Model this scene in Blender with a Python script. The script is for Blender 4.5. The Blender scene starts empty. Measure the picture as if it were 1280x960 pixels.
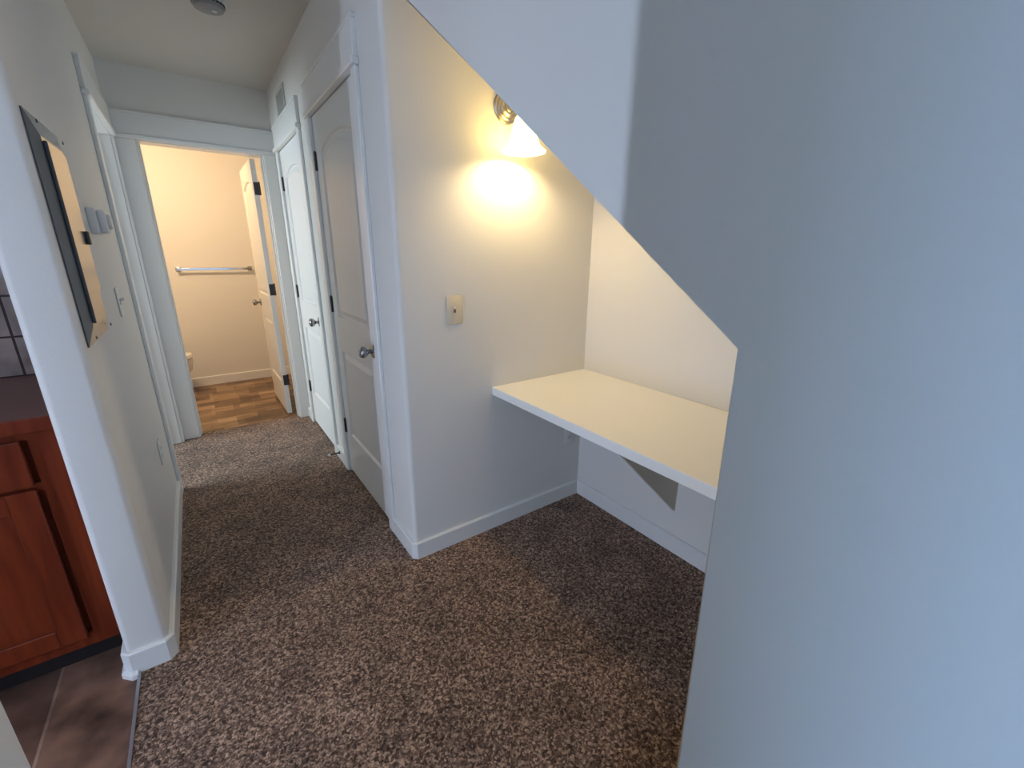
import bpy, bmesh, math
from mathutils import Vector, Matrix

S = bpy.context.scene
C = S.collection
PI = math.pi

# ------------------------------------------------------------------ dimensions (metres)
W = 0.9045          # hall width: left wall face at x = -W, right wall face at x = 0
L = 2.2488          # bathroom wall face
YB = L + 1.584      # far bathroom wall
D = 1.0357          # depth of the nook
H = 2.4532          # ceiling
TW = 0.115          # wall thickness
HB = 0.085          # baseboard height
BT = 0.014          # baseboard thickness
CT = 0.017          # casing thickness
CW = 0.057          # casing width
ZH = 2.039          # underside of door headers
YO = -1.331         # right edge of nook opening
ZO = 1.247
SL = 0.731          # slope of the stair soffit
YP = 0.0183         # end of the left wall (pillar face)
YN = -0.929         # end of the near wall
YD1, YD2 = 1.374, 2.191   # bedroom doorway

# ------------------------------------------------------------------ materials
def mat(name, col, rough=0.5, metal=0.0, spec=0.5):
    m = bpy.data.materials.new(name); m.use_nodes = True
    b = m.node_tree.nodes['Principled BSDF']
    b.inputs['Base Color'].default_value = (*col, 1)
    b.inputs['Roughness'].default_value = rough
    b.inputs['Metallic'].default_value = metal
    b.inputs['Specular IOR Level'].default_value = spec
    return m
def nodes(m):
    nt = m.node_tree
    return nt, nt.nodes, nt.links, nt.nodes['Principled BSDF']
def add_bump(m, scale, strength, dist, detail=2.0, stretch=None):
    nt, n, l, b = nodes(m)
    tc = n.new('ShaderNodeTexCoord'); mp = n.new('ShaderNodeMapping'); no = n.new('ShaderNodeTexNoise'); bp = n.new('ShaderNodeBump')
    if stretch: mp.inputs['Scale'].default_value = stretch
    no.inputs['Scale'].default_value = scale; no.inputs['Detail'].default_value = detail
    bp.inputs['Strength'].default_value = strength; bp.inputs['Distance'].default_value = dist
    l.new(tc.outputs['Object'], mp.inputs['Vector']); l.new(mp.outputs['Vector'], no.inputs['Vector'])
    l.new(no.outputs['Fac'], bp.inputs['Height']); l.new(bp.outputs['Normal'], b.inputs['Normal'])
    return bp

M_wall = mat('painted_drywall', (0.74, 0.725, 0.69), 0.55, spec=0.35); add_bump(M_wall, 130, 0.22, 0.0015, 2)
M_ceil = mat('ceiling_paint', (0.66, 0.63, 0.58), 0.9, spec=0.2); add_bump(M_ceil, 90, 0.35, 0.003, 2)
M_trim = mat('trim_paint', (0.78, 0.78, 0.76), 0.32); add_bump(M_trim, 40, 0.05, 0.001)
M_door = mat('door_paint', (0.76, 0.76, 0.74), 0.38); add_bump(M_door, 60, 0.25, 0.0012, 3, (6, 6, 0.35))
M_desk = mat('white_laminate', (0.90, 0.885, 0.84), 0.35)
M_bracket = mat('painted_bracket', (0.60, 0.57, 0.48), 0.5)
M_nickel = mat('brushed_nickel', (0.50, 0.47, 0.43), 0.28, 1.0)
M_chrome = mat('chrome', (0.80, 0.78, 0.74), 0.12, 1.0)
M_knob = mat('satin_nickel_knob', (0.36, 0.36, 0.37), 0.25, 1.0)
M_hinge = mat('dark_hinge_metal', (0.06, 0.06, 0.065), 0.4, 0.8)
M_smoke = mat('shaded_grey_plastic', (0.30, 0.30, 0.30), 0.5)
M_slot = mat('brown_slot_shadow', (0.16, 0.10, 0.06), 0.6)
M_plate = mat('ivory_plastic', (0.70, 0.63, 0.50), 0.35)
M_white = mat('white_plastic', (0.74, 0.74, 0.72), 0.4)
M_panel = mat('grey_enamelled_steel', (0.36, 0.36, 0.36), 0.20, 0.75)
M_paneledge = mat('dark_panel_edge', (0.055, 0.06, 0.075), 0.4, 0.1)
M_black = mat('black_plastic', (0.015, 0.015, 0.015), 0.35)
M_stop = mat('doorstop_bronze', (0.03, 0.028, 0.028), 0.4, 0.8)
M_rubber = mat('white_rubber', (0.75, 0.74, 0.70), 0.6)
M_porc = mat('porcelain', (0.80, 0.79, 0.76), 0.1)
M_strip = mat('metal_carpet_strip', (0.50, 0.50, 0.54), 0.4, 0.8)
M_grille = mat('grille_enamel', (0.55, 0.55, 0.52), 0.45)
M_dark = mat('dark_duct', (0.03, 0.03, 0.03), 0.9)
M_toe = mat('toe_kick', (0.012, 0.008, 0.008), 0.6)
M_glass = mat('window_glass', (1, 1, 1), 0.0); M_glass.node_tree.nodes['Principled BSDF'].inputs['Transmission Weight'].default_value = 1

# door panel field: vertical plank grooves
M_field = mat('door_plank_panel', (0.76, 0.76, 0.74), 0.38)
def _field():
    nt, n, l, b = nodes(M_field)
    bp1 = add_bump(M_field, 60, 0.25, 0.0012, 3, (6, 6, 0.35))
    tc = n.new('ShaderNodeTexCoord'); sx = n.new('ShaderNodeSeparateXYZ')
    pp = n.new('ShaderNodeMath'); pp.operation = 'PINGPONG'; pp.inputs[1].default_value = 0.05
    ss = n.new('ShaderNodeMapRange'); ss.inputs['From Min'].default_value = 0.0; ss.inputs['From Max'].default_value = 0.004
    b2 = n.new('ShaderNodeBump'); b2.inputs['Strength'].default_value = 0.8; b2.inputs['Distance'].default_value = 0.002
    l.new(tc.outputs['Object'], sx.inputs[0]); l.new(sx.outputs['X'], pp.inputs[0]); l.new(pp.outputs[0], ss.inputs['Value'])
    l.new(ss.outputs[0], b2.inputs['Height']); l.new(bp1.outputs['Normal'], b2.inputs['Normal']); l.new(b2.outputs['Normal'], b.inputs['Normal'])
_field()

def carpet_mat():
    m = mat('brown_cut_pile_carpet', (0.1, 0.08, 0.06), 0.95, spec=0.1)
    nt, n, l, b = nodes(m)
    tc = n.new('ShaderNodeTexCoord')
    warp = n.new('ShaderNodeTexNoise'); warp.inputs['Scale'].default_value = 60; warp.inputs['Detail'].default_value = 2
    mixv = n.new('ShaderNodeMixRGB'); mixv.blend_type = 'LINEAR_LIGHT'; mixv.inputs['Fac'].default_value = 0.010
    l.new(tc.outputs['Object'], warp.inputs['Vector']); l.new(tc.outputs['Object'], mixv.inputs[1]); l.new(warp.outputs['Color'], mixv.inputs[2])
    vo = n.new('ShaderNodeTexVoronoi'); vo.inputs['Scale'].default_value = 150; vo.inputs['Randomness'].default_value = 1.0
    l.new(mixv.outputs[0], vo.inputs['Vector'])
    sep = n.new('ShaderNodeSeparateColor'); l.new(vo.outputs['Color'], sep.inputs[0])
    fn = n.new('ShaderNodeTexNoise'); fn.inputs['Scale'].default_value = 75; fn.inputs['Detail'].default_value = 3; fn.inputs['Roughness'].default_value = 0.7
    l.new(tc.outputs['Object'], fn.inputs['Vector'])
    # tuft value = 0.5*random + 0.75*noise - 0.28*distance
    a1 = n.new('ShaderNodeMath'); a1.operation = 'MULTIPLY_ADD'; a1.inputs[1].default_value = 0.42; l.new(sep.outputs[0], a1.inputs[0])
    a0 = n.new('ShaderNodeMath'); a0.operation = 'MULTIPLY'; a0.inputs[1].default_value = 0.80; l.new(fn.outputs['Fac'], a0.inputs[0]); l.new(a0.outputs[0], a1.inputs[2])
    f1 = n.new('ShaderNodeMath'); f1.operation = 'MULTIPLY_ADD'; f1.inputs[1].default_value = -0.22; l.new(vo.outputs['Distance'], f1.inputs[0]); l.new(a1.outputs[0], f1.inputs[2])
    r1 = n.new('ShaderNodeValToRGB'); e = r1.color_ramp.elements
    e[0].position = 0.28; e[0].color = (0.055, 0.031, 0.021, 1)
    e[1].position = 0.78; e[1].color = (0.60, 0.41, 0.29, 1)
    x = e.new(0.52); x.color = (0.215, 0.134, 0.095, 1)
    l.new(f1.outputs[0], r1.inputs[0])
    f2 = n.new('ShaderNodeTexNoise'); f2.inputs['Scale'].default_value = 5.5; f2.inputs['Detail'].default_value = 3
    l.new(tc.outputs['Object'], f2.inputs['Vector'])
    r2 = n.new('ShaderNodeMapRange'); r2.inputs['From Min'].default_value = 0.35; r2.inputs['From Max'].default_value = 0.62
    r2.inputs['To Min'].default_value = 0.72; r2.inputs['To Max'].default_value = 1.08
    l.new(f2.outputs['Fac'], r2.inputs['Value'])
    mu = n.new('ShaderNodeMixRGB'); mu.blend_type = 'MULTIPLY'; mu.inputs['Fac'].default_value = 1
    l.new(r1.outputs['Color'], mu.inputs[1]); l.new(r2.outputs[0], mu.inputs[2]); l.new(mu.outputs[0], b.inputs['Base Color'])
    bp = n.new('ShaderNodeBump'); bp.inputs['Strength'].default_value = 0.7; bp.inputs['Distance'].default_value = 0.008
    l.new(f1.outputs[0], bp.inputs['Height']); l.new(bp.outputs['Normal'], b.inputs['Normal'])
    b.inputs['Sheen Weight'].default_value = 0.15; b.inputs['Sheen Roughness'].default_value = 0.5
    return m
M_carpet = carpet_mat()

def brick_mat(name, c1, c2, mortar, bw, rh, msize, rough, rot=(0, 0, 0), loc=(0, 0, 0), offset=0.5, bump=0.3, mottle=12, mot=0.35):
    m = mat(name, c1, rough); nt, n, l, b = nodes(m)
    tc = n.new('ShaderNodeTexCoord'); mp = n.new('ShaderNodeMapping'); mp.inputs['Rotation'].default_value = rot; mp.inputs['Location'].default_value = loc
    br = n.new('ShaderNodeTexBrick'); br.offset = offset; br.inputs['Scale'].default_value = 1
    br.inputs['Brick Width'].default_value = bw; br.inputs['Row Height'].default_value = rh; br.inputs['Mortar Size'].default_value = msize
    br.inputs['Color1'].default_value = (*c1, 1); br.inputs['Color2'].default_value = (*c2, 1); br.inputs['Mortar'].default_value = (*mortar, 1)
    no = n.new('ShaderNodeTexNoise'); no.inputs['Scale'].default_value = mottle; no.inputs['Detail'].default_value = 5
    rr = n.new('ShaderNodeMapRange'); rr.inputs['From Min'].default_value = 0.3; rr.inputs['From Max'].default_value = 0.7
    rr.inputs['To Min'].default_value = 1 - mot; rr.inputs['To Max'].default_value = 1 + mot
    mu = n.new('ShaderNodeMixRGB'); mu.blend_type = 'MULTIPLY'; mu.inputs['Fac'].default_value = 1
    l.new(tc.outputs['Object'], mp.inputs[0]); l.new(mp.outputs[0], br.inputs['Vector']); l.new(tc.outputs['Object'], no.inputs['Vector'])
    l.new(no.outputs['Fac'], rr.inputs['Value']); l.new(br.outputs['Color'], mu.inputs[1]); l.new(rr.outputs[0], mu.inputs[2]); l.new(mu.outputs[0], b.inputs['Base Color'])
    bp = n.new('ShaderNodeBump'); bp.inputs['Strength'].default_value = bump; bp.inputs['Distance'].default_value = 0.002; bp.invert = True
    l.new(br.outputs['Fac'], bp.inputs['Height']); l.new(bp.outputs['Normal'], b.inputs['Normal'])
    return m
M_tile = brick_mat('grey_brown_backsplash_tile', (0.40, 0.33, 0.32), (0.32, 0.26, 0.25), (0.04, 0.025, 0.025), 0.148, 0.148, 0.004, 0.35, rot=(PI/2, 0, 0), loc=(0.024, 0.024, 0), offset=0.0)
M_kfloor = brick_mat('brown_slate_vinyl', (0.17, 0.092, 0.064), (0.10, 0.052, 0.038), (0.24, 0.155, 0.12), 0.42, 2.4, 0.004, 0.45, loc=(0.375, 1.0, 0), offset=0.0, mottle=7, mot=0.75)

def bath_floor_mat():
    m = mat('patchwork_wood_vinyl', (0.3, 0.18, 0.09), 0.35); nt, n, l, b = nodes(m)
    tc = n.new('ShaderNodeTexCoord')
    def br(bw, rh, off, loc):
        mp = n.new('ShaderNodeMapping'); mp.inputs['Location'].default_value = loc
        t = n.new('ShaderNodeTexBrick'); t.offset = off; t.inputs['Scale'].default_value = 1; t.inputs['Brick Width'].default_value = bw
        t.inputs['Row Height'].default_value = rh; t.inputs['Mortar Size'].default_value = 0.001
        t.inputs['Color1'].default_value = (0.05, 0.05, 0.05, 1); t.inputs['Color2'].default_value = (0.95, 0.95, 0.95, 1); t.inputs['Mortar'].default_value = (0.4, 0.4, 0.4, 1)
        l.new(tc.outputs['Object'], mp.inputs[0]); l.new(mp.outputs[0], t.inputs['Vector']); return t
    a = br(0.30, 0.11, 0.37, (0.07, 0.03, 0)); c = br(0.17, 0.22, 0.6, (0.02, 0.06, 0))
    no = n.new('ShaderNodeTexNoise'); no.inputs['Scale'].default_value = 7; no.inputs['Detail'].default_value = 6
    mp = n.new('ShaderNodeMapping'); mp.inputs['Scale'].default_value = (1, 4, 1); l.new(tc.outputs['Object'], mp.inputs[0]); l.new(mp.outputs[0], no.inputs['Vector'])
    m1 = n.new('ShaderNodeMixRGB'); m1.inputs['Fac'].default_value = 0.45; l.new(a.outputs['Color'], m1.inputs[1]); l.new(c.outputs['Color'], m1.inputs[2])
    m2 = n.new('ShaderNodeMixRGB'); m2.inputs['Fac'].default_value = 0.4; l.new(m1.outputs[0], m2.inputs[1]); l.new(no.outputs['Fac'], m2.inputs[2])
    rp = n.new('ShaderNodeValToRGB'); e = rp.color_ramp.elements
    e[0].position = 0.25; e[0].color = (0.07, 0.036, 0.018, 1); e[1].position = 0.72; e[1].color = (0.46, 0.30, 0.17, 1)
    x = e.new(0.48); x.color = (0.20, 0.115, 0.06, 1)
    l.new(m2.outputs[0], rp.inputs[0]); l.new(rp.outputs[0], b.inputs['Base Color'])
    return m
M_bfloor = bath_floor_mat()

def wood_mat(name, c1, c2, rough=0.35):
    m = mat(name, c1, rough); nt, n, l, b = nodes(m)
    tc = n.new('ShaderNodeTexCoord'); mp = n.new('ShaderNodeMapping'); mp.inputs['Scale'].default_value = (14, 14, 1.2)
    no = n.new('ShaderNodeTexNoise'); no.inputs['Scale'].default_value = 2.5; no.inputs['Detail'].default_value = 6; no.inputs['Distortion'].default_value = 0.6
    rp = n.new('ShaderNodeValToRGB'); e = rp.color_ramp.elements
    e[0].position = 0.35; e[0].color = (*c1, 1); e[1].position = 0.68; e[1].color = (*c2, 1)
    l.new(tc.outputs['Object'], mp.inputs[0]); l.new(mp.outputs[0], no.inputs['Vector']); l.new(no.outputs['Fac'], rp.inputs[0]); l.new(rp.outputs[0], b.inputs['Base Color'])
    return m
M_cab = wood_mat('cherry_cabinet_wood', (0.11, 0.015, 0.004), (0.19, 0.030, 0.008)); M_cab.node_tree.nodes['Principled BSDF'].inputs['Specular IOR Level'].default_value = 0.3
M_counter = mat('brown_laminate_counter', (0.15, 0.062, 0.05), 0.35); add_bump(M_counter, 200, 0.05, 0.0005)

def emit_mat(name, col, strength):
    m = bpy.data.materials.new(name); m.use_nodes = True
    nt = m.node_tree; nt.nodes.clear()
    o = nt.nodes.new('ShaderNodeOutputMaterial'); e = nt.nodes.new('ShaderNodeEmission')
    e.inputs['Color'].default_value = (*col, 1); e.inputs['Strength'].default_value = strength
    nt.links.new(e.outputs[0], o.inputs['Surface']); return m
WARM = (1.0, 0.66, 0.33)
def shade_mat():
    m = mat('frosted_glass_shade', (0.9, 0.87, 0.80), 0.3)
    b = m.node_tree.nodes['Principled BSDF']
    b.inputs['Emission Color'].default_value = (1.0, 0.77, 0.45, 1); b.inputs['Emission Strength'].default_value = 22
    return m
M_shade = shade_mat()
M_bulb = emit_mat('lit_bulb', (1.0, 0.74, 0.42), 600)

# ------------------------------------------------------------------ mesh helpers
def box(bm, x0, x1, y0, y1, z0, z1, bev=0.0, seg=2, mi=0):
    vs = [bm.verts.new(p) for p in ((x0,y0,z0),(x1,y0,z0),(x1,y1,z0),(x0,y1,z0),(x0,y0,z1),(x1,y0,z1),(x1,y1,z1),(x0,y1,z1))]
    fs = [bm.faces.new([vs[i] for i in f]) for f in ((3,2,1,0),(4,5,6,7),(0,1,5,4),(1,2,6,5),(2,3,7,6),(3,0,4,7))]
    for f in fs: f.material_index = mi
    if bev > 0:
        es = list({e for f in fs for e in f.edges})
        bmesh.ops.bevel(bm, geom=es, offset=bev, segments=seg, profile=0.5, affect='EDGES')
def prism(bm, pts, fn0, fn1, mi=0):
    """closed prism: fn0/fn1 map each 2-d point to the two end outlines."""
    a = [bm.verts.new(fn0(*p)) for p in pts]; b = [bm.verts.new(fn1(*p)) for p in pts]; n = len(pts)
    fs = [bm.faces.new(a[::-1]), bm.faces.new(b)]
    for i in range(n): fs.append(bm.faces.new((a[i], a[(i+1) % n], b[(i+1) % n], b[i])))
    for f in fs: f.material_index = mi
    return a, b
def lathe(bm, prof, M=Matrix(), n=40, cap0=True, cap1=True):
    """prof: (r, h) about local z; M places it."""
    rings = []
    for r, h in prof:
        rings.append([bm.verts.new(M @ Vector((r*math.cos(2*PI*i/n), r*math.sin(2*PI*i/n), h))) for i in range(n)])
    for a, b in zip(rings, rings[1:]):
        for i in range(n): bm.faces.new((a[i], a[(i+1) % n], b[(i+1) % n], b[i]))
    if cap0: bm.faces.new(rings[0][::-1])
    if cap1: bm.faces.new(rings[-1])
def tube(bm, pts, r, n=14):
    pts = [Vector(p) for p in pts]; rings = []
    up = Vector((1, 0, 0))
    for i, p in enumerate(pts):
        t = (pts[min(i+1, len(pts)-1)] - pts[max(i-1, 0)]).normalized()
        u = up - t*up.dot(t)
        if u.length < 1e-3: u = Vector((0, 0, 1)) - t*t.z
        u.normalize(); v = t.cross(u)
        rr = r[i] if isinstance(r, (list, tuple)) else r
        rings.append([bm.verts.new(p + rr*(math.cos(2*PI*k/n)*u + math.sin(2*PI*k/n)*v)) for k in range(n)])
    for a, b in zip(rings, rings[1:]):
        for k in range(n): bm.faces.new((a[k], a[(k+1) % n], b[(k+1) % n], b[k]))
    bm.faces.new(rings[0][::-1]); bm.faces.new(rings[-1])
def obj(name, bm, mats, parent=None, loc=None, smooth=False, angle=35):
    bmesh.ops.recalc_face_normals(bm, faces=bm.faces[:])
    me = bpy.data.meshes.new(name); bm.to_mesh(me); bm.free()
    for m in (mats if isinstance(mats, (list, tuple)) else [mats]): me.materials.append(m)
    if smooth:
        for p in me.polygons: p.use_smooth = True
        me.set_sharp_from_angle(angle=math.radians(angle))
    o = bpy.data.objects.new(name, me); C.objects.link(o)
    if parent: o.parent = parent
    if loc: o.location = loc
    return o
def mk(fn, *a, **k):
    bm = bmesh.new(); fn(bm, *a, **k); return bm
def empty(name, loc, rotz=0.0):
    o = bpy.data.objects.new(name, None); o.empty_display_size = 0.05; C.objects.link(o); o.location = loc; o.rotation_euler = (0, 0, rotz); return o
def tag(o, label, cat, group=None, kind=None):
    o['label'] = label; o['category'] = cat
    if group: o['group'] = group
    if kind: o['kind'] = kind
    return o
def struct(name, bm, mats, label, cat, **k):
    return tag(obj(name, bm, mats, **k), label, cat, kind='structure')
def boxes(*bs):
    bm = bmesh.new()
    for b in bs: box(bm, *b)
    return bm
def arc(cx, cy, r, a0, a1, n=6):
    return [(cx + r*math.cos(math.radians(a0 + (a1-a0)*i/n)), cy + r*math.sin(math.radians(a0 + (a1-a0)*i/n))) for i in range(n+1)]
def plan(bm, pts, z0, z1): prism(bm, pts, lambda x, y: (x, y, z0), lambda x, y: (x, y, z1))

# ------------------------------------------------------------------ setting: floors and ceiling
struct('floor', boxes((-0.995, 1.15, -6.0, L + 0.055, -0.06, 0.0), (-4.1, -0.995, -6.0, -2.2, -0.06, 0.0), (-3.6, -0.995, 0.9, 3.3, -0.06, 0.0)),
       M_carpet, 'brown cut pile carpet running from the nook down the hallway', 'carpet')
struct('floor_kitchen', boxes((-2.6, -0.995, -2.15, 0.9, -0.06, -0.012)), M_kfloor, 'dark brown slate look vinyl floor in front of the cherry cabinet', 'floor')
struct('floor_bathroom', boxes((-1.7, 0.3, L + 0.055, YB + 0.1, -0.06, -0.004)), M_bfloor, 'patchwork wood look vinyl floor of the lit bathroom', 'floor')
struct('ceiling', boxes((-4.2, 1.3, -6.2, YB + 0.2, H, H + 0.1)), M_ceil, 'pale textured ceiling over the hallway', 'ceiling')
struct('trim_1', boxes((-1.001, -0.9925, -2.15, YP - 0.014, -0.012, 0.004)), M_strip, 'thin metal edge strip between the brown carpet and the kitchen vinyl', 'threshold strip')

# ------------------------------------------------------------------ setting: walls
R = 0.02
# corner wall: hall side up to the first door, then the nook's left wall
bm = bmesh.new()
plan(bm, [(0, 0.262)] + arc(R, R, R, 180, 270) + [(D, 0), (D, TW), (TW, TW), (TW, 0.262)], 0, H)
struct('wall_nook_left', bm, M_wall, 'cream wall of the nook carrying the sconce and the ivory switch', 'wall', smooth=True)
struct('wall_right', boxes((0, TW, 1.075, 1.333, 0, H), (0, TW, 2.095, L + TW, 0, H), (0, TW, 0.262, 1.075, 2.075, H), (0, TW, 1.333, 2.095, 2.075, H)),
       M_wall, 'hallway wall around and above the two closed closet doors', 'wall')
# stair wall with the sloped opening
bm = bmesh.new()
zt = lambda y: ZO + SL*(y - YO)
poly = [(-6.0, 0), (YO, 0), (YO, ZO), (0.0, zt(0.0)), (0.0, H), (-6.0, H)]
a, b = prism(bm, poly, lambda y, z: (0, y, z), lambda y, z: (TW, y, z))
bm.edges.ensure_lookup_table()
want = [(a[1], a[2]), (a[2], a[3]), (b[1], b[2]), (b[2], b[3])]
es = [bm.edges.get(w) for w in want]
bmesh.ops.bevel(bm, geom=es, offset=0.014, segments=5, profile=0.5, affect='EDGES')
struct('wall_stair', bm, M_wall, 'large blue grey stair wall with the sloped cut-out above the desk', 'wall', smooth=True)
struct('wall_nook_back', boxes((D, D + 0.1, -1.6, TW, 0, H)), M_wall, 'bright cream back wall of the nook behind the white desk', 'wall')
struct('wall_nook_right', boxes((TW, D, -1.5, YO - 0.012, 0, 1.6)), M_wall, 'side wall of the nook hidden behind the stair wall', 'wall')
bm = bmesh.new()
prism(bm, [(YO - 0.15, zt(YO - 0.15)), (0.0, zt(0.0)), (0.0, zt(0.0) + 0.1), (YO - 0.15, zt(YO - 0.15) + 0.1)], lambda y, z: (TW - 0.02, y, z + 0.003), lambda y, z: (D, y, z + 0.003))
struct('ceiling_nook', bm, M_wall, 'sloped underside of the stairs above the desk', 'ceiling')

# left hall wall with its bullnosed end, doorway to the bedroom
bm = bmesh.new()
xl, xr = -W - TW, -W
plan(bm, [(xl, YD1 - 0.02)] + arc(xl + R, YP + R, R, 180, 270) + arc(xr - R, YP + R, R, 270, 360) + [(xr, YD1 - 0.02)], -0.012, H)
struct('wall_left', bm, M_wall, 'hallway wall on the left carrying the grey breaker panel', 'wall', smooth=True)
struct('wall_left_header', boxes((xl, xr, YD1 - 0.02, YD2 + 0.02, 2.06, H), (xl, xr, YD2 + 0.02, L + TW, 0, H)), M_wall, 'wall above the open doorway at the end of the left side', 'wall')
bm = bmesh.new()
plan(bm, [(xl, -2.2)] + [(xr, -2.2)] + arc(xr - R, YN - R, R, 0, 90) + arc(xl + R, YN - R, R, 90, 180), -0.012, H)
struct('wall_near', bm, M_wall, 'near wall end cut off by the lower left corner of the photo', 'wall', smooth=True)
# bathroom wall
hl, hr = -0.789, -0.078
struct('wall_bathroom', boxes((xl, hl - 0.012, L, L + TW, 0, H), (hr + 0.012, 0, L, L + TW, 0, H), (hl - 0.012, hr + 0.012, L, L + TW, 2.06, H)), M_wall, 'shaded wall around and above the bathroom doorway', 'wall')
struct('wall_bathroom_far', boxes((-1.7, 0.3, YB, YB + 0.1, -0.05, H)), M_wall, 'warmly lit far bathroom wall behind the towel bar', 'wall')
struct('wall_bathroom_left', boxes((-1.75, -1.65, L + TW, YB, -0.05, H), (-1.75, xl, L + TW - 0.1, L + TW, -0.05, H)), M_wall, 'left bathroom wall out of view', 'wall')
struct('wall_bathroom_right', boxes((0.1, 0.2, L + TW, YB, -0.05, H)), M_wall, 'right bathroom wall behind the open door', 'wall')
# kitchen, bedroom and living room shells (mostly out of view)
struct('wall_kitchen', boxes((-2.6, xl, 0.72, 0.9, -0.05, H)), M_tile, 'tiled kitchen wall above the brown counter', 'wall')
def holed(bm, plane, c0, c1, u0, u1, hu0, hu1, hz0, hz1, z0=-0.05, z1=H):
    for (a0, a1, b0, b1) in ((u0, hu0, z0, z1), (hu1, u1, z0, z1), (hu0, hu1, z0, hz0), (hu0, hu1, hz1, z1)):
        if plane == 'x': box(bm, c0, c1, a0, a1, b0, b1)
        else: box(bm, a0, a1, c0, c1, b0, b1)
def frame(bm, plane, c0, c1, hu0, hu1, hz0, hz1, mull=True):
    t = 0.04
    L_ = [(hu0, hu0 + t, hz0, hz1), (hu1 - t, hu1, hz0, hz1), (hu0, hu1, hz0, hz0 + t), (hu0, hu1, hz1 - t, hz1)]
    if mull: L_.append(((hu0 + hu1)/2 - t/2, (hu0 + hu1)/2 + t/2, hz0, hz1))
    for (a0, a1, b0, b1) in L_:
        if plane == 'x': box(bm, c0, c1, a0, a1, b0, b1)
        else: box(bm, a0, a1, c0, c1, b0, b1)
KW = (-0.72, -0.60, 0.1, 1.3)      # kitchen window y0 y1 z0 z1
bm = bmesh.new(); holed(bm, 'x', -2.6, -2.5, -2.2, 0.9, *KW)
struct('wall_kitchen_left', bm, M_wall, 'kitchen wall with a slim window out of view', 'wall')
bm = bmesh.new(); frame(bm, 'x', -2.58, -2.54, *KW, mull=False)
struct('window_1', bm, M_trim, 'slim kitchen window out of view', 'window')
struct('wall_kitchen_near', boxes((-4.1, xl, -2.2, -2.1, -0.05, H)), M_wall, 'wall between kitchen and living room', 'wall')
LWn = (-5.3, -2.9, 0.5, 2.1)
struct('wall_back', boxes((-4.2, TW, -6.1, -6.0, -0.05, H)), M_wall, 'living room wall behind the camera', 'wall')
bm = bmesh.new(); holed(bm, 'x', -4.2, -4.1, -6.1, -2.1, *LWn)
struct('wall_living_left', bm, M_wall, 'living room wall with the wide window behind the camera', 'wall')
bm = bmesh.new(); frame(bm, 'x', -4.18, -4.13, *LWn)
struct('window_2', bm, M_trim, 'wide living room window behind the camera', 'window')
BW = (1.25, 2.75, 0.8, 2.1)
bm = bmesh.new(); holed(bm, 'x', -3.7, -3.6, 0.8, 3.4, *BW)
struct('wall_bedroom_left', bm, M_wall, 'bedroom wall with the window out of view', 'wall')
bm = bmesh.new(); frame(bm, 'x', -3.68, -3.63, *BW)
struct('window_3', bm, M_trim, 'bedroom window out of view', 'window')
struct('wall_bedroom_sides', boxes((-3.7, -2.6, 0.8, 0.9, -0.05, H), (-3.7, -1.65, 3.3, 3.4, -0.05, H)), M_wall, 'bedroom side walls out of view', 'wall')

# ------------------------------------------------------------------ baseboards
def offset_path(pts, d):
    out = []
    n = len(pts)
    for i, p in enumerate(pts):
        p = Vector(p)
        ds = []
        if i > 0: ds.append((p - Vector(pts[i-1])).normalized())
        if i < n-1: ds.append((Vector(pts[i+1]) - p).normalized())
        nn = [Vector((t.y, -t.x)) for t in ds]
        m = sum(nn, Vector((0, 0))).normalized()
        k = d / m.dot(nn[0])
        out.append((p + m*k))
    return out
def baseboard(bm, path, z0=0.0, h=HB, t=BT, ease=0.005):
    """path runs with the room on its right-hand side."""
    prof = [(0, z0), (t, z0), (t, z0 + h - ease), (t - ease, z0 + h), (0, z0 + h)]
    rows = [[bm.verts.new((q.x, q.y, z)) for q in offset_path([Vector(p) for p in path], d)] for d, z in prof]
    n = len(path)
    for i in range(len(rows)):
        a, b = rows[i], rows[(i+1) % len(rows)]
        for k in range(n-1): bm.faces.new((a[k], a[k+1], b[k+1], b[k]))
    bm.faces.new([r[0] for r in rows]); bm.faces.new([r[-1] for r in rows][::-1])
ch = 0.012
bm = bmesh.new()
baseboard(bm, [(D, -YO*0 + YO - 0.01), (D, 0), (ch, 0), (0, ch), (0, 0.241)][::-1])
struct('baseboard_nook', bm, M_trim, 'white baseboard wrapping the nook corner and running under the desk', 'baseboard')
bm = bmesh.new(); baseboard(bm, [(0, 1.099), (0, 1.309)][::-1] if False else [(0, 1.309), (0, 1.099)])
for v in bm.verts: v.co.x = -abs(v.co.x)
struct('baseboard_right', bm, M_trim, 'short white baseboard between the two closet doors', 'baseboard')
bm = bmesh.new(); baseboard(bm, [(0, L - CT), (0, 2.116)])
for v in bm.verts: v.co.x = -abs(v.co.x)
struct('baseboard_right_far', bm, M_trim, 'short white baseboard between the far closet door and the bathroom', 'baseboard')
c2 = 0.014
bm = bmesh.new()
baseboard(bm, [(xr, YD1 - CW + 0.005), (xr, YP + c2), (xr - c2, YP), (xl + c2, YP), (xl, YP + c2), (xl, 0.10)][::-1])
struct('baseboard_left', bm, M_trim, 'white baseboard along the left wall and around its end', 'baseboard')
bm = bmesh.new()
baseboard(bm, [(-0.999, YP - BT), (xl + c2 - 0.006, YP - BT), (xl - BT, YP + c2 - 0.006), (xl - BT, 0.10)][::-1], z0=-0.012, h=0.026, t=0.011, ease=0.009)
struct('trim_2', bm, M_trim, 'white shoe moulding at the kitchen foot of the left wall end', 'shoe moulding')
bm = bmesh.new(); baseboard(bm, [(-1.65, YB), (0.1, YB)], z0=-0.004, h=0.092)
struct('baseboard_bathroom', bm, M_trim, 'white baseboard below the towel bar in the bathroom', 'baseboard')

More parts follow.
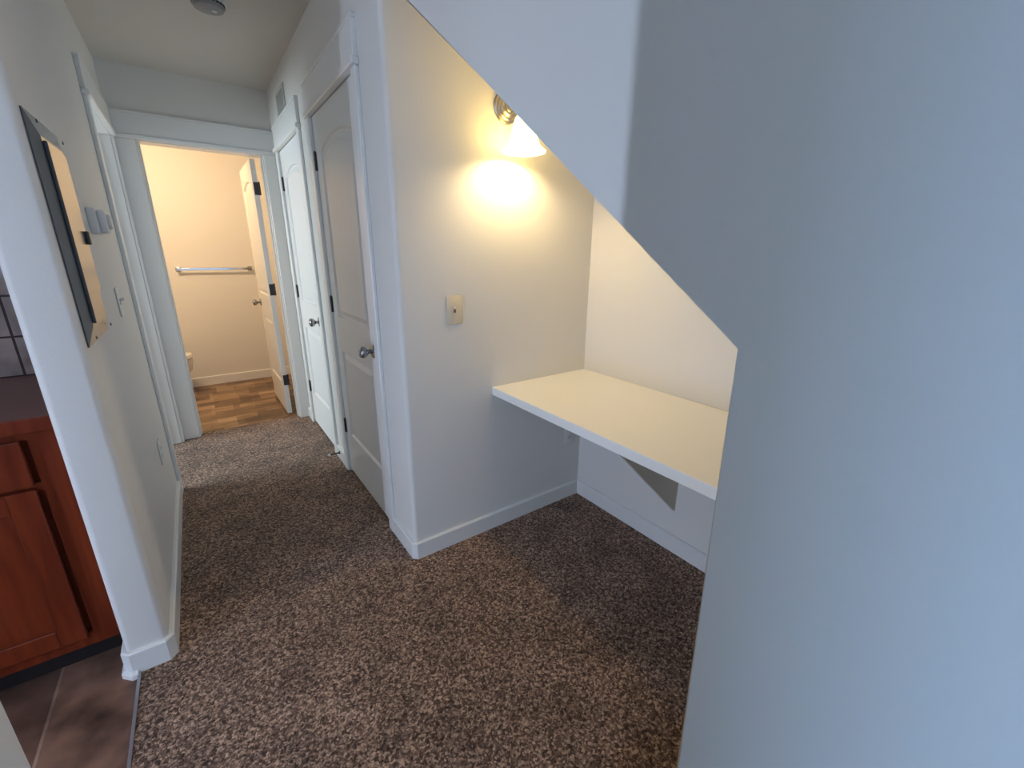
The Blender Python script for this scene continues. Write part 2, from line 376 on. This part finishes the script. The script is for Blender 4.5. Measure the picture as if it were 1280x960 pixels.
# ------------------------------------------------------------------ door casings, jambs and headers
def casing_x(bm, face, side, y0, y1, far=None, headover=0.012, near=True):
    """casing on a wall whose face is x=face; side=-1 sticks out to -x. y0,y1 = inner edges."""
    def bx(ya, yb, za, zb, t, bev=0.003):
        xa, xb = sorted((face, face + side*t)); box(bm, xa, xb, ya, yb, za, zb, bev, 1)
    w0 = CW; w1 = CW if far is None else far
    bx(y0 - w0, y0, 0, ZH, CT); bx(y1, y1 + w1, 0, ZH, CT)
    bx(y0 - w0 - headover, y1 + w1 + (headover if far is None else 0), ZH, ZH + 0.024, CT + 0.014, 0.004)
    bx(y0 - w0, y1 + w1, ZH + 0.024, 2.186, CT + 0.002, 0.002)
    bx(y0 - w0 - 0.006, y1 + w1 + (0.006 if far is None else 0), 2.186, 2.198, CT + 0.005, 0.002)
D1 = (0.298, 1.042); D2 = (1.366, 2.059)
def jamb_x(bm, y0, y1, x0=0.0, x1=TW, t=0.02, stop=0.04):
    box(bm, x0, x1, y0 - t - 0.005 + 0.002, y0 + 0.002, 0, ZH + 0.02); box(bm, x0, x1, y1 - 0.002, y1 + t + 0.003, 0, ZH + 0.02); box(bm, x0, x1, y0, y1, ZH + 0.001, ZH + 0.03)
for i, (d, lab) in enumerate(((D1, 'white casing with flat header board around the near closet door'), (D2, 'white casing with flat header board around the far closet door'))):
    bm = bmesh.new(); casing_x(bm, 0, -1, *d); jamb_x(bm, *d)
    struct('trim_%d' % (3 + i), bm, M_trim, lab, 'door casing')
# bedroom doorway
bm = bmesh.new(); casing_x(bm, xr, 1, YD1, YD2, far=L - 0.031 - YD2)
box(bm, xl, xr, YD1 - 0.02, YD1 + 0.004, 0, ZH + 0.02); box(bm, xl, xr, YD2 - 0.004, YD2 + 0.02, 0, ZH + 0.02); box(bm, xl, xr, YD1, YD2, ZH + 0.001, ZH + 0.025)
box(bm, xl + 0.03, xl + 0.065, YD2 - 0.014, YD2, 0, ZH)
struct('trim_5', bm, M_trim, 'pale casing and jamb of the open doorway left of the bathroom', 'door casing')
# bathroom doorway
bm = bmesh.new()
def by(xa, xb, za, zb, t, bev=0.003): box(bm, xa, xb, L - t, L, za, zb, bev, 1)
by(xr + 0.001, hl, 0, ZH, CT); by(hr, -0.0005, 0, ZH, CT)
by(xr + 0.001, -0.0005, ZH, ZH + 0.024, CT + 0.014, 0.004); by(xr + 0.001, -0.0005, ZH + 0.024, 2.186, CT + 0.002, 0.002); by(xr + 0.001, -0.0005, 2.186, 2.198, CT + 0.005, 0.002)
box(bm, hl - 0.02, hl + 0.005, L, L + TW, 0, ZH + 0.01); box(bm, hr - 0.005, hr + 0.02, L, L + TW, 0, ZH + 0.01); box(bm, hl, hr, L, L + TW, ZH - 0.005, ZH + 0.03)
box(bm, hl + 0.005, hl + 0.016, L + 0.04, L + 0.075, 0, ZH - 0.005); box(bm, hr - 0.016, hr - 0.005, L + 0.04, L + 0.075, 0, ZH - 0.005)
struct('trim_6', bm, M_trim, 'grey white casing with wide header board around the bathroom doorway', 'door casing')

# ------------------------------------------------------------------ doors
def panel_loop(w, s, z0, z1, rise, d, n=12):
    u0, u1 = s + d, w - s - d
    pts = [(u0, z0 + d), (u1, z0 + d)]
    c = w/2; hw = (u1 - u0)/2
    for i in range(n + 1):
        u = u1 - (u1 - u0)*i/n
        pts.append((u, z1 - d + rise*(1 - ((u - c)/hw)**2)))
    return pts
def leaf_bm(w, h, t=0.035, s=0.098):
    bm = bmesh.new()
    PN = [(s, 0.265, 0.80, 0.0), (s, 1.0, 1.845, 0.045)]
    for side in (0, 1):
        def P(u, z, dep): return bm.verts.new((u, dep if side == 0 else t - dep, z))
        def face(pts, mi=0):
            f = bm.faces.new([P(u, z, 0) for u, z in pts]); f.material_index = mi
        l0 = panel_loop(w, *PN[0], 0); l1 = panel_loop(w, *PN[1], 0)
        face([(0, 0), (w, 0), (w, PN[0][1]), (0, PN[0][1])])
        face([(0, PN[0][2]), (w, PN[0][2]), (w, PN[1][1]), (0, PN[1][1])])
        for (sz, z0, z1, rise) in PN:
            face([(0, z0), (s, z0), (s, z1), (0, z1)]); face([(w - s, z0), (w, z0), (w, z1), (w - s, z1)])
        top = panel_loop(w, *PN[1], 0)[2:]
        face([(0, PN[1][2])] + top[::-1] + [(w, PN[1][2]), (w, h), (0, h)])
        for (sz, z0, z1, rise) in PN:
            loops = [[P(u, z, dep) for u, z in panel_loop(w, s, z0, z1, rise, d)] for d, dep in ((0, 0), (0.007, 0.011), (0.013, 0.012), (0.040, 0.003))]
            for a, b in zip(loops, loops[1:]):
                for i in range(len(a)): bm.faces.new((a[i], a[(i+1) % len(a)], b[(i+1) % len(a)], b[i]))
            f = bm.faces.new(loops[-1]); f.material_index = 1
    for (u0, z0), (u1, z1) in (((0, 0), (w, 0)), ((w, 0), (w, h)), ((w, h), (0, h)), ((0, h), (0, 0))):
        bm.faces.new([bm.verts.new(p) for p in ((u0, 0, z0), (u1, 0, z1), (u1, t, z1), (u0, t, z0))])
    bmesh.ops.remove_doubles(bm, verts=bm.verts[:], dist=1e-5)
    return bm
def knob(parent, u, z, side, t=0.035):
    """side -1: front face (y=0), +1: back face"""
    y0 = 0 if side < 0 else t
    M = Matrix.Translation((u, y0, z)) @ Matrix.Rotation(PI/2 if side < 0 else -PI/2, 4, 'X')
    k = obj('door_knob', mk(lathe, [(0.011, 0.004), (0.010, 0.024), (0.013, 0.030), (0.022, 0.036), (0.0265, 0.044), (0.0275, 0.052), (0.025, 0.060), (0.018, 0.066), (0.006, 0.0685)], M, 32), M_knob, parent, smooth=True, angle=60)
    k['label'] = 'round satin nickel knob'
    obj('rose', mk(lathe, [(0.033, 0.0), (0.033, 0.004), (0.029, 0.008), (0.016, 0.010), (0.011, 0.012)], M, 36), M_knob, k, smooth=True)
def hinge(parent, u, y, z, plates):
    bm = bmesh.new()
    lathe(bm, [(0.0062, -0.0445), (0.0062, 0.0445)], Matrix.Translation((u, y, z)), 16)
    lathe(bm, [(0.0045, 0.0445), (0.0055, 0.048), (0.002, 0.051)], Matrix.Translation((u, y, z)), 16)
    for p in plates: box(bm, p[0], p[1], p[2], p[3], z - 0.0445, z + 0.0445)
    h = obj('hinge', bm, M_hinge, parent, smooth=True); h['label'] = 'dark metal butt hinge'
def closet_door(name, d, label):
    y0, y1 = d[0] + 0.004, d[1] - 0.004; w = y1 - y0
    # local x runs from far (hinge) to near (latch): rotate -90 deg about z -> local +x = -y, local -y = -x
    o = obj(name, leaf_bm(w, ZH - 0.02), [M_door, M_field], loc=(0.002, y1, 0.018)); o.rotation_euler = (0, 0, -PI/2)
    tag(o, label, 'door', kind='structure')
    knob(o, w - 0.062, 0.905, -1)
    for z in (0.30, 1.06, 1.81): hinge(o, -0.003, -0.005, z, [(-0.0045, -0.0005, -0.004, 0.03), (0.0, 0.012, -0.0015, 0.0)])
    return o
closet_door('door_1', D1, 'near white two-panel closet door closest to the nook corner')
closet_door('door_2', D2, 'far white two-panel closet door beside the bathroom doorway')
# bathroom door, open into the bathroom, hinged on the right
wB = 0.70
ob = obj('door_3', leaf_bm(wB, ZH - 0.025), [M_door, M_field], loc=(-0.1215, L + TW + 0.012, 0.012))
# local +x -> world +y (open door), front (local -y) -> world +x ; back (local +y) -> world -x
ob.rotation_euler = (0, 0, math.radians(90.5))
tag(ob, 'open white bathroom door standing edge-on at the right of the doorway', 'door', kind='structure')
knob(ob, wB - 0.062, 0.905, 1); knob(ob, wB - 0.062, 0.905, -1)
for z in (0.30, 1.06, 1.81): hinge(ob, -0.004, -0.006, z, [(-0.0022, -0.0002, 0.0, 0.031)])

# ------------------------------------------------------------------ desk
root = tag(empty('built_in_desk', (0.5, -0.66, 0)), 'white built-in desk top spanning the nook on a triangular bracket', 'desk')
DX, DZ, DT = 0.4303, 0.7655, 0.0387
def local(bm, o):
    for v in bm.verts: v.co -= o.location
    return bm
obj('desk_top', local(mk(box, DX, D - 0.001, YO - 0.008, -0.001, DZ - DT, DZ, 0.0015, 1), root), M_desk, root)
bm = bmesh.new()
prism(bm, [(D - 0.001, 0.209), (D - 0.001, DZ - DT), (0.52, DZ - DT), (0.52, DZ - DT - 0.02)], lambda x, z: (x, -0.628, z), lambda x, z: (x, -0.646, z))
o = obj('support_bracket', local(bm, root), M_bracket, root); o['label'] = 'triangular tan support bracket'

# ------------------------------------------------------------------ wall sconce
LX, LZ = 0.503, 1.93
root = tag(empty('wall_sconce', (LX, 0, LZ)), 'lit nickel wall sconce with a frosted bell shade in the nook', 'wall lamp')
MY = Matrix.Rotation(PI/2, 4, 'X')      # local z -> -y
pl = obj('back_plate', mk(lathe, [(0.060, 0.0), (0.060, 0.006), (0.056, 0.011), (0.052, 0.012), (0.049, 0.012), (0.048, 0.017), (0.044, 0.021), (0.039, 0.021), (0.037, 0.027), (0.030, 0.031), (0.022, 0.031), (0.020, 0.038), (0.010, 0.040)], MY, 48), M_nickel, root, smooth=True, angle=25)
pts = [(0, -0.035, 0.0), (0, -0.07, 0.004)] + [(0, -0.085 - 0.04*math.sin(t), 0.004 - 0.04*(1 - math.cos(t))) for t in (0.3, 0.6, 0.9, 1.2, 1.5)] + [(0, -0.125, -0.05)]
obj('arm', mk(tube, pts, 0.008), M_nickel, root, smooth=True)
obj('socket_cup', mk(lathe, [(0.010, 0.0), (0.020, -0.004), (0.026, -0.014), (0.026, -0.022), (0.020, -0.024)], Matrix.Translation((0, -0.125, -0.04)), 32), M_nickel, root, smooth=True)
prof = [(0.028, 1.874), (0.034, 1.868), (0.040, 1.852), (0.046, 1.83), (0.052, 1.806), (0.058, 1.785), (0.066, 1.771), (0.077, 1.762), (0.086, 1.756)]
bm = bmesh.new()
out = [(r, z - LZ) for r, z in prof]; inn = [(r - 0.004, z - LZ) for r, z in prof[::-1]]
lathe(bm, out + [(0.0865, 1.752 - LZ), (0.083, 1.751 - LZ)] + inn, Matrix.Translation((0, -0.125, 0)), 48, False, False)
o = obj('lamp_shade', bm, M_shade, root, smooth=True, angle=60); o['label'] = 'glowing frosted glass bell shade'
o = obj('bulb', mk(lathe, [(0.012, -0.064), (0.013, -0.09), (0.021, -0.112), (0.026, -0.132), (0.022, -0.148), (0.010, -0.157)], Matrix.Translation((0, -0.125, 0)), 24), M_bulb, root, smooth=True)
o['label'] = 'lit warm bulb'

# ------------------------------------------------------------------ switches and outlets
def wall_plate(root, M, toggle):
    """local frame: x across, z up, -y out of the wall; M placed by root rotation"""
    bm = bmesh.new(); box(bm, -0.037, 0.037, -0.006, 0, -0.06, 0.06, 0.004, 2)
    obj('cover_plate', bm, M, root, smooth=True)
    if toggle:
        bm = bmesh.new(); box(bm, -0.005, 0.005, -0.007, -0.003, -0.012, 0.012); obj('switch_slot', bm, M_slot, root)
        bm = bmesh.new(); box(bm, -0.0045, 0.0045, -0.020, -0.004, -0.005, 0.006, 0.001, 1)
        for v in bm.verts: v.co.z += 0.006 + (-v.co.y)*0.25
        obj('toggle', bm, M, root)
        zs = (-0.03, 0.03)
    else:
        for z in (-0.0195, 0.0195):
            bm = bmesh.new(); lathe(bm, [(0.0165, 0.0), (0.0165, 0.0075), (0.0155, 0.0085)], Matrix.Translation((0, 0, z)) @ MY, 24)
            r = obj('receptacle', bm, M, root)
            bm = bmesh.new()
            for x in (-0.0065, 0.0065): box(bm, x - 0.001, x + 0.001, -0.009, -0.0075, z - 0.001, z + 0.007)
            lathe(bm, [(0.0022, 0.0075), (0.0022, 0.009)], Matrix.Translation((0, 0, z - 0.008)) @ MY, 10)
            obj('socket_slots', bm, M_dark, r)
        zs = (0.0,)
    for z in zs:
        obj('screw', mk(lathe, [(0.003, 0.0055), (0.003, 0.0068), (0.001, 0.0072)], Matrix.Translation((0, 0, z)) @ MY, 12), M, root)
r = tag(empty('light_switch', (0.241, 0, 1.14)), 'ivory toggle light switch on the cream nook wall left of the sconce', 'light switch'); wall_plate(r, M_plate, True)
r = tag(empty('light_switch', (-W, 0.83, 1.16), PI/2), 'light switch seen edge-on on the left wall below the thermostat', 'light switch'); wall_plate(r, M_white, True)
r = tag(empty('electrical_outlet', (0.945, 0, 0.402)), 'outlet half hidden under the white desk on the nook wall', 'outlet'); wall_plate(r, M_white, False)
r = tag(empty('electrical_outlet', (-W, 0.92, 0.43), PI/2), 'outlet seen edge-on low on the left hallway wall', 'outlet'); wall_plate(r, M_white, False)

# ------------------------------------------------------------------ breaker panel (left wall, faces +x)
root = tag(empty('breaker_panel', (-W, 0.0, 0.0)), 'tall grey metal breaker panel on the left hallway wall', 'breaker panel')
y0, y1, z0, z1 = 0.037, 0.40, 1.105, 1.702
bm = bmesh.new()
fl = [(0.0, 0.0005), (0.0, 0.004), (0.052, 0.0155), (0.060, 0.0155)]
lo = []
for ins, xx in fl: lo.append([bm.verts.new((xx, y, z)) for y, z in ((y0 + ins, z0 + ins), (y1 - ins, z0 + ins), (y1 - ins, z1 - ins), (y0 + ins, z1 - ins))])
for a, b in zip(lo, lo[1:]):
    for i in range(4): bm.faces.new((a[i], a[(i+1) % 4], b[(i+1) % 4], b[i]))
bm.faces.new(lo[-1]); bm.faces.new(lo[0][::-1])
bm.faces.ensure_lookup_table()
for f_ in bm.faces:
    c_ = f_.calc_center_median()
    if c_.y < y0 + 0.058 and abs(f_.normal.z) < 0.3 and f_.calc_area() < 0.06: f_.material_index = 1  # near flange coloured dark to imitate a dark reflection in the steel
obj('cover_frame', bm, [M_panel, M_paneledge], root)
dr = obj('panel_door', mk(box, 0.0155, 0.0205, y0 + 0.064, y1 - 0.058, z0 + 0.14, z1 - 0.062, 0.002, 1), M_panel, root)
bm = bmesh.new(); box(bm, 0.0155, 0.024, y0 + 0.060, y0 + 0.064, z0 + 0.06, z1 - 0.062, 0.002, 1)
obj('gap_strip', bm, M_paneledge, root)  # dark strip standing in for the black gap line beside the panel door
bm = bmesh.new(); box(bm, 0.0205, 0.030, y1 - 0.095, y1 - 0.067, 1.385, 1.425, 0.003, 1)
o = obj('latch', bm, M_black, dr); o['label'] = 'small black slide latch'
for yy in (y0 + 0.05, y1 - 0.02):
    for zz in (z0 + 0.02, z1 - 0.02):
        obj('screw', mk(lathe, [(0.005, 0.0), (0.005, 0.002), (0.002, 0.003)], Matrix.Translation((0.0155, yy, zz)) @ Matrix.Rotation(PI/2, 4, 'Y'), 12), M_paneledge, root)

# ------------------------------------------------------------------ thermostat
root = tag(empty('thermostat', (-W, 0.66, 1.47)), 'small pale thermostat beside the breaker panel on the left wall', 'thermostat')
o = obj('base_plate', mk(box, 0, 0.024, -0.06, 0.06, -0.045, 0.045, 0.004, 2), M_white, root, smooth=True)
o = obj('cover', mk(box, 0.022, 0.046, -0.035, 0.06, -0.042, 0.04, 0.010, 3), M_white, root, smooth=True)
obj('dial', mk(lathe, [(0.027, 0.044), (0.027, 0.052), (0.022, 0.057), (0.004, 0.058)], Matrix.Translation((0, 0.012, 0)) @ Matrix.Rotation(PI/2, 4, 'Y'), 28), M_white, root, smooth=True)

# ------------------------------------------------------------------ smoke detector and wall vent
root = tag(empty('smoke_detector', (-0.375, 1.10, H)), 'round white smoke detector on the hallway ceiling', 'smoke detector')
obj('mounting_base', mk(lathe, [(0.072, 0.0), (0.072, -0.010), (0.066, -0.012)], Matrix(), 40), M_white, root, smooth=True)
obj('cover', mk(lathe, [(0.064, -0.010), (0.064, -0.022), (0.058, -0.034), (0.040, -0.040), (0.004, -0.042)], Matrix(), 40), M_smoke, root, smooth=True)
bm = bmesh.new()
for k in range(24):
    t = 2*PI*k/24
    M = Matrix.Rotation(t, 4, 'Z')
    n0 = len(bm.verts); box(bm, 0.0635, 0.0655, -0.005, 0.005, -0.021, -0.013)
    bm.verts.ensure_lookup_table()
    for v in list(bm.verts)[n0:]: v.co = M @ v.co
obj('vent_slots', bm, M_dark, root)
obj('test_button', mk(lathe, [(0.011, -0.040), (0.011, -0.044), (0.008, -0.045)], Matrix.Translation((0.02, -0.015, 0)), 20), M_white, root, smooth=True)

root = tag(empty('wall_vent', (0, 1.755, 2.262)), 'white return air grille high above the far closet door', 'vent')
hw, hh = 0.128, 0.083
obj('backing', mk(box, -0.003, -0.0005, -hw + 0.01, hw - 0.01, -hh + 0.01, hh - 0.01), M_dark, root)
bm = bmesh.new()
for (a0, a1, b0, b1) in ((-hw, hw, hh - 0.02, hh), (-hw, hw, -hh, -hh + 0.02), (-hw, -hw + 0.02, -hh + 0.02, hh - 0.02), (hw - 0.02, hw, -hh + 0.02, hh - 0.02)): box(bm, -0.009, -0.0005, a0, a1, b0, b1)
obj('vent_frame', bm, M_grille, root)
n = 6
for k in range(n):
    yy = -hw + 0.028 + (2*hw - 0.056)*k/(n - 1)
    bm = bmesh.new(); box(bm, -0.010, -0.002, yy - 0.003, yy + 0.003, -hh + 0.02, hh - 0.02)
    for v in bm.verts:
        if v.co.x < -0.005: v.co.y += 0.004
    obj('louvre', bm, M_grille, root)

# ------------------------------------------------------------------ door stop
root = tag(empty('door_stop', (-BT, 1.235, 0.052)), 'small dark door stop on the baseboard between the closet doors', 'door stop')
MX = Matrix.Rotation(-PI/2, 4, 'Y')     # local z -> -x
obj('base', mk(lathe, [(0.011, 0.0), (0.011, 0.003), (0.006, 0.007)], MX, 20), M_stop, root, smooth=True)
bm = bmesh.new(); lathe(bm, [(0.0045, 0.0)] + sum(([(0.0055, 0.006 + i*0.004), (0.0042, 0.008 + i*0.004)] for i in range(14)), []) + [(0.0045, 0.066)], MX, 14)
obj('spring', bm, M_stop, root)
o = obj('rubber_tip', mk(lathe, [(0.0065, 0.062), (0.0075, 0.066), (0.0075, 0.074), (0.005, 0.077)], MX, 18), M_rubber, root, smooth=True); o['label'] = 'white rubber tip'

# ------------------------------------------------------------------ towel bar
root = tag(empty('towel_rail', (-0.44, YB, 1.195)), 'chrome towel bar on the far bathroom wall', 'towel bar')
obj('bar', mk(box, -0.31, 0.31, -0.066, -0.056, -0.010, 0.010, 0.002, 2), M_chrome, root)
for s in (-1, 1):
    bm = bmesh.new(); box(bm, s*0.305 - 0.011, s*0.305 + 0.011, -0.070, -0.004, -0.014, 0.014, 0.003, 2)
    p = obj('post', bm, M_chrome, root)
    obj('flange', mk(box, s*0.305 - 0.022, s*0.305 + 0.022, -0.008, 0.0, -0.022, 0.022, 0.003, 2), M_chrome, p)

# ------------------------------------------------------------------ toilet (faces +x, mostly hidden by the casing)
root = tag(empty('toilet', (-1.145, 3.50, -0.004)), 'white toilet just showing behind the left side of the bathroom doorway', 'toilet')
def loft(bm, secs, n=36, caps=(True, True)):
    rings = []
    for (z, cx, ax, ay) in secs:
        rings.append([bm.verts.new((cx + ax*math.cos(2*PI*i/n)*(1.0 if math.cos(2*PI*i/n) > 0 else 0.85), ay*math.sin(2*PI*i/n), z)) for i in range(n)])
    for a, b in zip(rings, rings[1:]):
        for i in range(n): bm.faces.new((a[i], a[(i+1) % n], b[(i+1) % n], b[i]))
    if caps[0]: bm.faces.new(rings[0][::-1])
    if caps[1]: bm.faces.new(rings[-1])
obj('bowl', mk(loft, [(0.0, 0.02, 0.24, 0.13), (0.02, 0.02, 0.235, 0.125), (0.10, 0.03, 0.20, 0.105), (0.18, 0.06, 0.22, 0.12), (0.26, 0.10, 0.255, 0.165), (0.34, 0.12, 0.255, 0.185), (0.375, 0.12, 0.255, 0.188), (0.38, 0.12, 0.245, 0.18)]), M_porc, root, smooth=True)
obj('seat', mk(loft, [(0.380, 0.12, 0.255, 0.188), (0.384, 0.12, 0.262, 0.192), (0.398, 0.12, 0.262, 0.192), (0.402, 0.12, 0.255, 0.186)]), M_porc, root, smooth=True)
obj('lid', mk(loft, [(0.403, 0.12, 0.25, 0.184), (0.406, 0.12, 0.258, 0.19), (0.416, 0.12, 0.255, 0.188), (0.424, 0.11, 0.22, 0.16)]), M_porc, root, smooth=True)
tk = obj('tank', mk(box, -0.42, -0.22, -0.21, 0.21, 0.36, 0.72, 0.02, 3), M_porc, root, smooth=True)
obj('tank_lid', mk(box, -0.43, -0.21, -0.22, 0.22, 0.722, 0.755, 0.01, 2), M_porc, tk, smooth=True)
obj('flush_handle', mk(box, -0.22, -0.205, 0.10, 0.18, 0.65, 0.665, 0.004, 2), M_chrome, tk)
obj('pedestal_back', mk(box, -0.30, -0.05, -0.10, 0.10, 0.0, 0.365, 0.03, 3), M_porc, root, smooth=True)

# ------------------------------------------------------------------ kitchen cabinet and counter (faces -y)
CX0, CX1, CYF = -1.78, xl - 0.002, 0.11
root = tag(empty('base_cabinet', ((CX0 + CX1)/2, 0.4, -0.012)), 'reddish cherry base cabinet with a drawer beside the left wall end', 'cabinet')
def L2(bm): return local(bm, root)
bm = bmesh.new(); box(bm, CX0, CX1, CYF + 0.02, 0.715, 0.10, 0.868); obj('cabinet_body', L2(bm), M_cab, root)
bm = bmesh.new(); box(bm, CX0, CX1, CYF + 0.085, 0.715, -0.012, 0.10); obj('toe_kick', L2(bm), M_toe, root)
bm = bmesh.new()
FX = -1.108
for (xa, xb, za, zb) in ((FX + 0.012, CX1, 0.10, 0.868), (CX0, CX0 + 0.04, 0.10, 0.868), (CX0 + 0.04, FX + 0.012, 0.845, 0.868), (CX0 + 0.04, FX + 0.012, 0.685, 0.71), (CX0 + 0.04, FX + 0.012, 0.10, 0.15)): box(bm, xa, xb, CYF, CYF + 0.02, za, zb)
obj('face_frame', L2(bm), M_cab, root)
bm = bmesh.new(); box(bm, CX0 + 0.03, FX, CYF - 0.019, CYF - 0.0005, 0.705, 0.848, 0.003, 2); dw = obj('drawer_front', L2(bm), M_cab, root)
bm = bmesh.new()
xa, xb, za, zb, fw = CX0 + 0.03, FX, 0.142, 0.694, 0.062
for (p, q, r_, s_) in ((xa, xa + fw, za, zb), (xb - fw, xb, za, zb), (xa + fw, xb - fw, za, za + fw), (xa + fw, xb - fw, zb - fw, zb)): box(bm, p, q, CYF - 0.019, CYF - 0.0005, r_, s_, 0.0015, 1)
cd = obj('cabinet_door', L2(bm), M_cab, root)
bm = bmesh.new(); box(bm, xa + fw - 0.004, xb - fw + 0.004, CYF - 0.010, CYF - 0.002, za + fw - 0.004, zb - fw + 0.004); obj('door_panel', L2(bm), M_cab, cd)
for (pp, x, z) in ((dw, (xa + xb)/2, 0.776), (cd, xa + 0.03, 0.62)):
    bm = bmesh.new(); lathe(bm, [(0.006, 0.0), (0.006, 0.012), (0.014, 0.018), (0.014, 0.024), (0.006, 0.028)], Matrix.Translation((x, CYF - 0.019, z)) @ MY, 20)
    obj('cabinet_knob', L2(bm), M_knob, pp, smooth=True)
root = tag(empty('countertop', ((CX0 + CX1)/2, 0.4, 0.87)), 'brown laminate countertop on the cherry cabinet', 'countertop')
bm = bmesh.new(); box(bm, CX0, CX1, 0.098, 0.718, 0.0, 0.042 - 0.0, 0.002, 1)
for v in bm.verts: v.co.z += 0.87
obj('counter_slab', L2(bm), M_counter, root)
bm = bmesh.new(); box(bm, CX0, CX1, 0.088, 0.0985, 0.87, 0.9125, 0.003, 2); o = obj('edge_band', L2(bm), M_cab, root); o['label'] = 'reddish wood edge band'

# ------------------------------------------------------------------ lights
def area(name, loc, rot, sx, sy, power, col, spread=None):
    l = bpy.data.lights.new(name, 'AREA'); l.shape = 'RECTANGLE'; l.size = sx; l.size_y = sy; l.energy = power; l.color = col
    if spread: l.spread = spread
    o = bpy.data.objects.new(name, l); C.objects.link(o); o.location = loc; o.rotation_euler = rot; return o
def point(name, loc, power, col, r):
    l = bpy.data.lights.new(name, 'POINT'); l.energy = power; l.color = col; l.shadow_soft_size = r
    o = bpy.data.objects.new(name, l); C.objects.link(o); o.location = loc; return o
SKY = (0.44, 0.64, 1.0)
POW = dict(left=((0.34, 0.58, 1.0), 325), kitchen=((0.60, 0.73, 1.0), 115), bedroom=((0.70, 0.87, 1.0), 128),
           bath=((1.0, 0.69, 0.40), 23), shade=((1.0, 0.69, 0.20), 11), bulb=((1.0, 0.75, 0.40), 400))
area('living_window_daylight', (-4.22, (LWn[0] + LWn[1])/2, (LWn[2] + LWn[3])/2), (0, -PI/2, 0), LWn[3] - LWn[2], LWn[1] - LWn[0], POW['left'][1], POW['left'][0])
area('kitchen_window_daylight', (-2.61, (KW[0] + KW[1])/2, (KW[2] + KW[3])/2), (0, -PI/2, 0), KW[3] - KW[2], KW[1] - KW[0], POW['kitchen'][1], POW['kitchen'][0])
area('bedroom_window_daylight', (-3.72, (BW[0] + BW[1])/2, (BW[2] + BW[3])/2), (0, -PI/2, 0), BW[3] - BW[2], BW[1] - BW[0], POW['bedroom'][1], POW['bedroom'][0])
area('bathroom_vanity_light', (-0.95, L + TW + 0.10, 2.26), (math.radians(55), 0, 0), 0.5, 0.12, POW['bath'][1], POW['bath'][0])
point('kitchen_fill_light', (-2.1, -1.6, 2.3), 17, (0.62, 0.74, 1.0), 0.12)  # added fill, no fixture seen; lifts the left wall end and kitchen tiles
def set_emit(m, key):
    for n in m.node_tree.nodes:
        if n.type == 'EMISSION': n.inputs['Color'].default_value = (*POW[key][0], 1); n.inputs['Strength'].default_value = POW[key][1]
        if n.type == 'BSDF_PRINCIPLED': n.inputs['Emission Color'].default_value = (*POW[key][0], 1); n.inputs['Emission Strength'].default_value = POW[key][1]
set_emit(M_shade, 'shade'); set_emit(M_bulb, 'bulb')

w = bpy.data.worlds.new('World'); S.world = w; w.use_nodes = True
w.node_tree.nodes['Background'].inputs[0].default_value = (0.55, 0.72, 1.0, 1); w.node_tree.nodes['Background'].inputs[1].default_value = 0.0

# ------------------------------------------------------------------ camera
f, yaw, pitch, roll = 535.7238, 0.6264, -0.2958, 0.0089
fw = Vector((math.sin(yaw)*math.cos(pitch), math.cos(yaw)*math.cos(pitch), math.sin(pitch)))
rt = Vector((math.cos(yaw), -math.sin(yaw), 0)); up = rt.cross(fw)
rt2 = math.cos(roll)*rt + math.sin(roll)*up; up2 = -math.sin(roll)*rt + math.cos(roll)*up
cam = bpy.data.cameras.new('camera'); cam.sensor_width = 36; cam.lens = f/1280*36; cam.clip_start = 0.02
co = bpy.data.objects.new('camera', cam); C.objects.link(co)
m3 = Matrix((rt2, up2, -fw)).transposed(); m4 = m3.to_4x4(); m4.translation = Vector((-0.6277, -1.6223, 1.3702)); co.matrix_world = m4
S.camera = co

# ------------------------------------------------------------------ render look
S.view_settings.view_transform = 'Standard'; S.view_settings.look = 'None'; S.view_settings.gamma = 1.0; S.view_settings.use_curve_mapping = False
S.view_settings.exposure = 0.0
S.cycles.use_denoising = True
S.cycles.max_bounces = 10; S.cycles.diffuse_bounces = 7; S.cycles.sample_clamp_indirect = 6.0
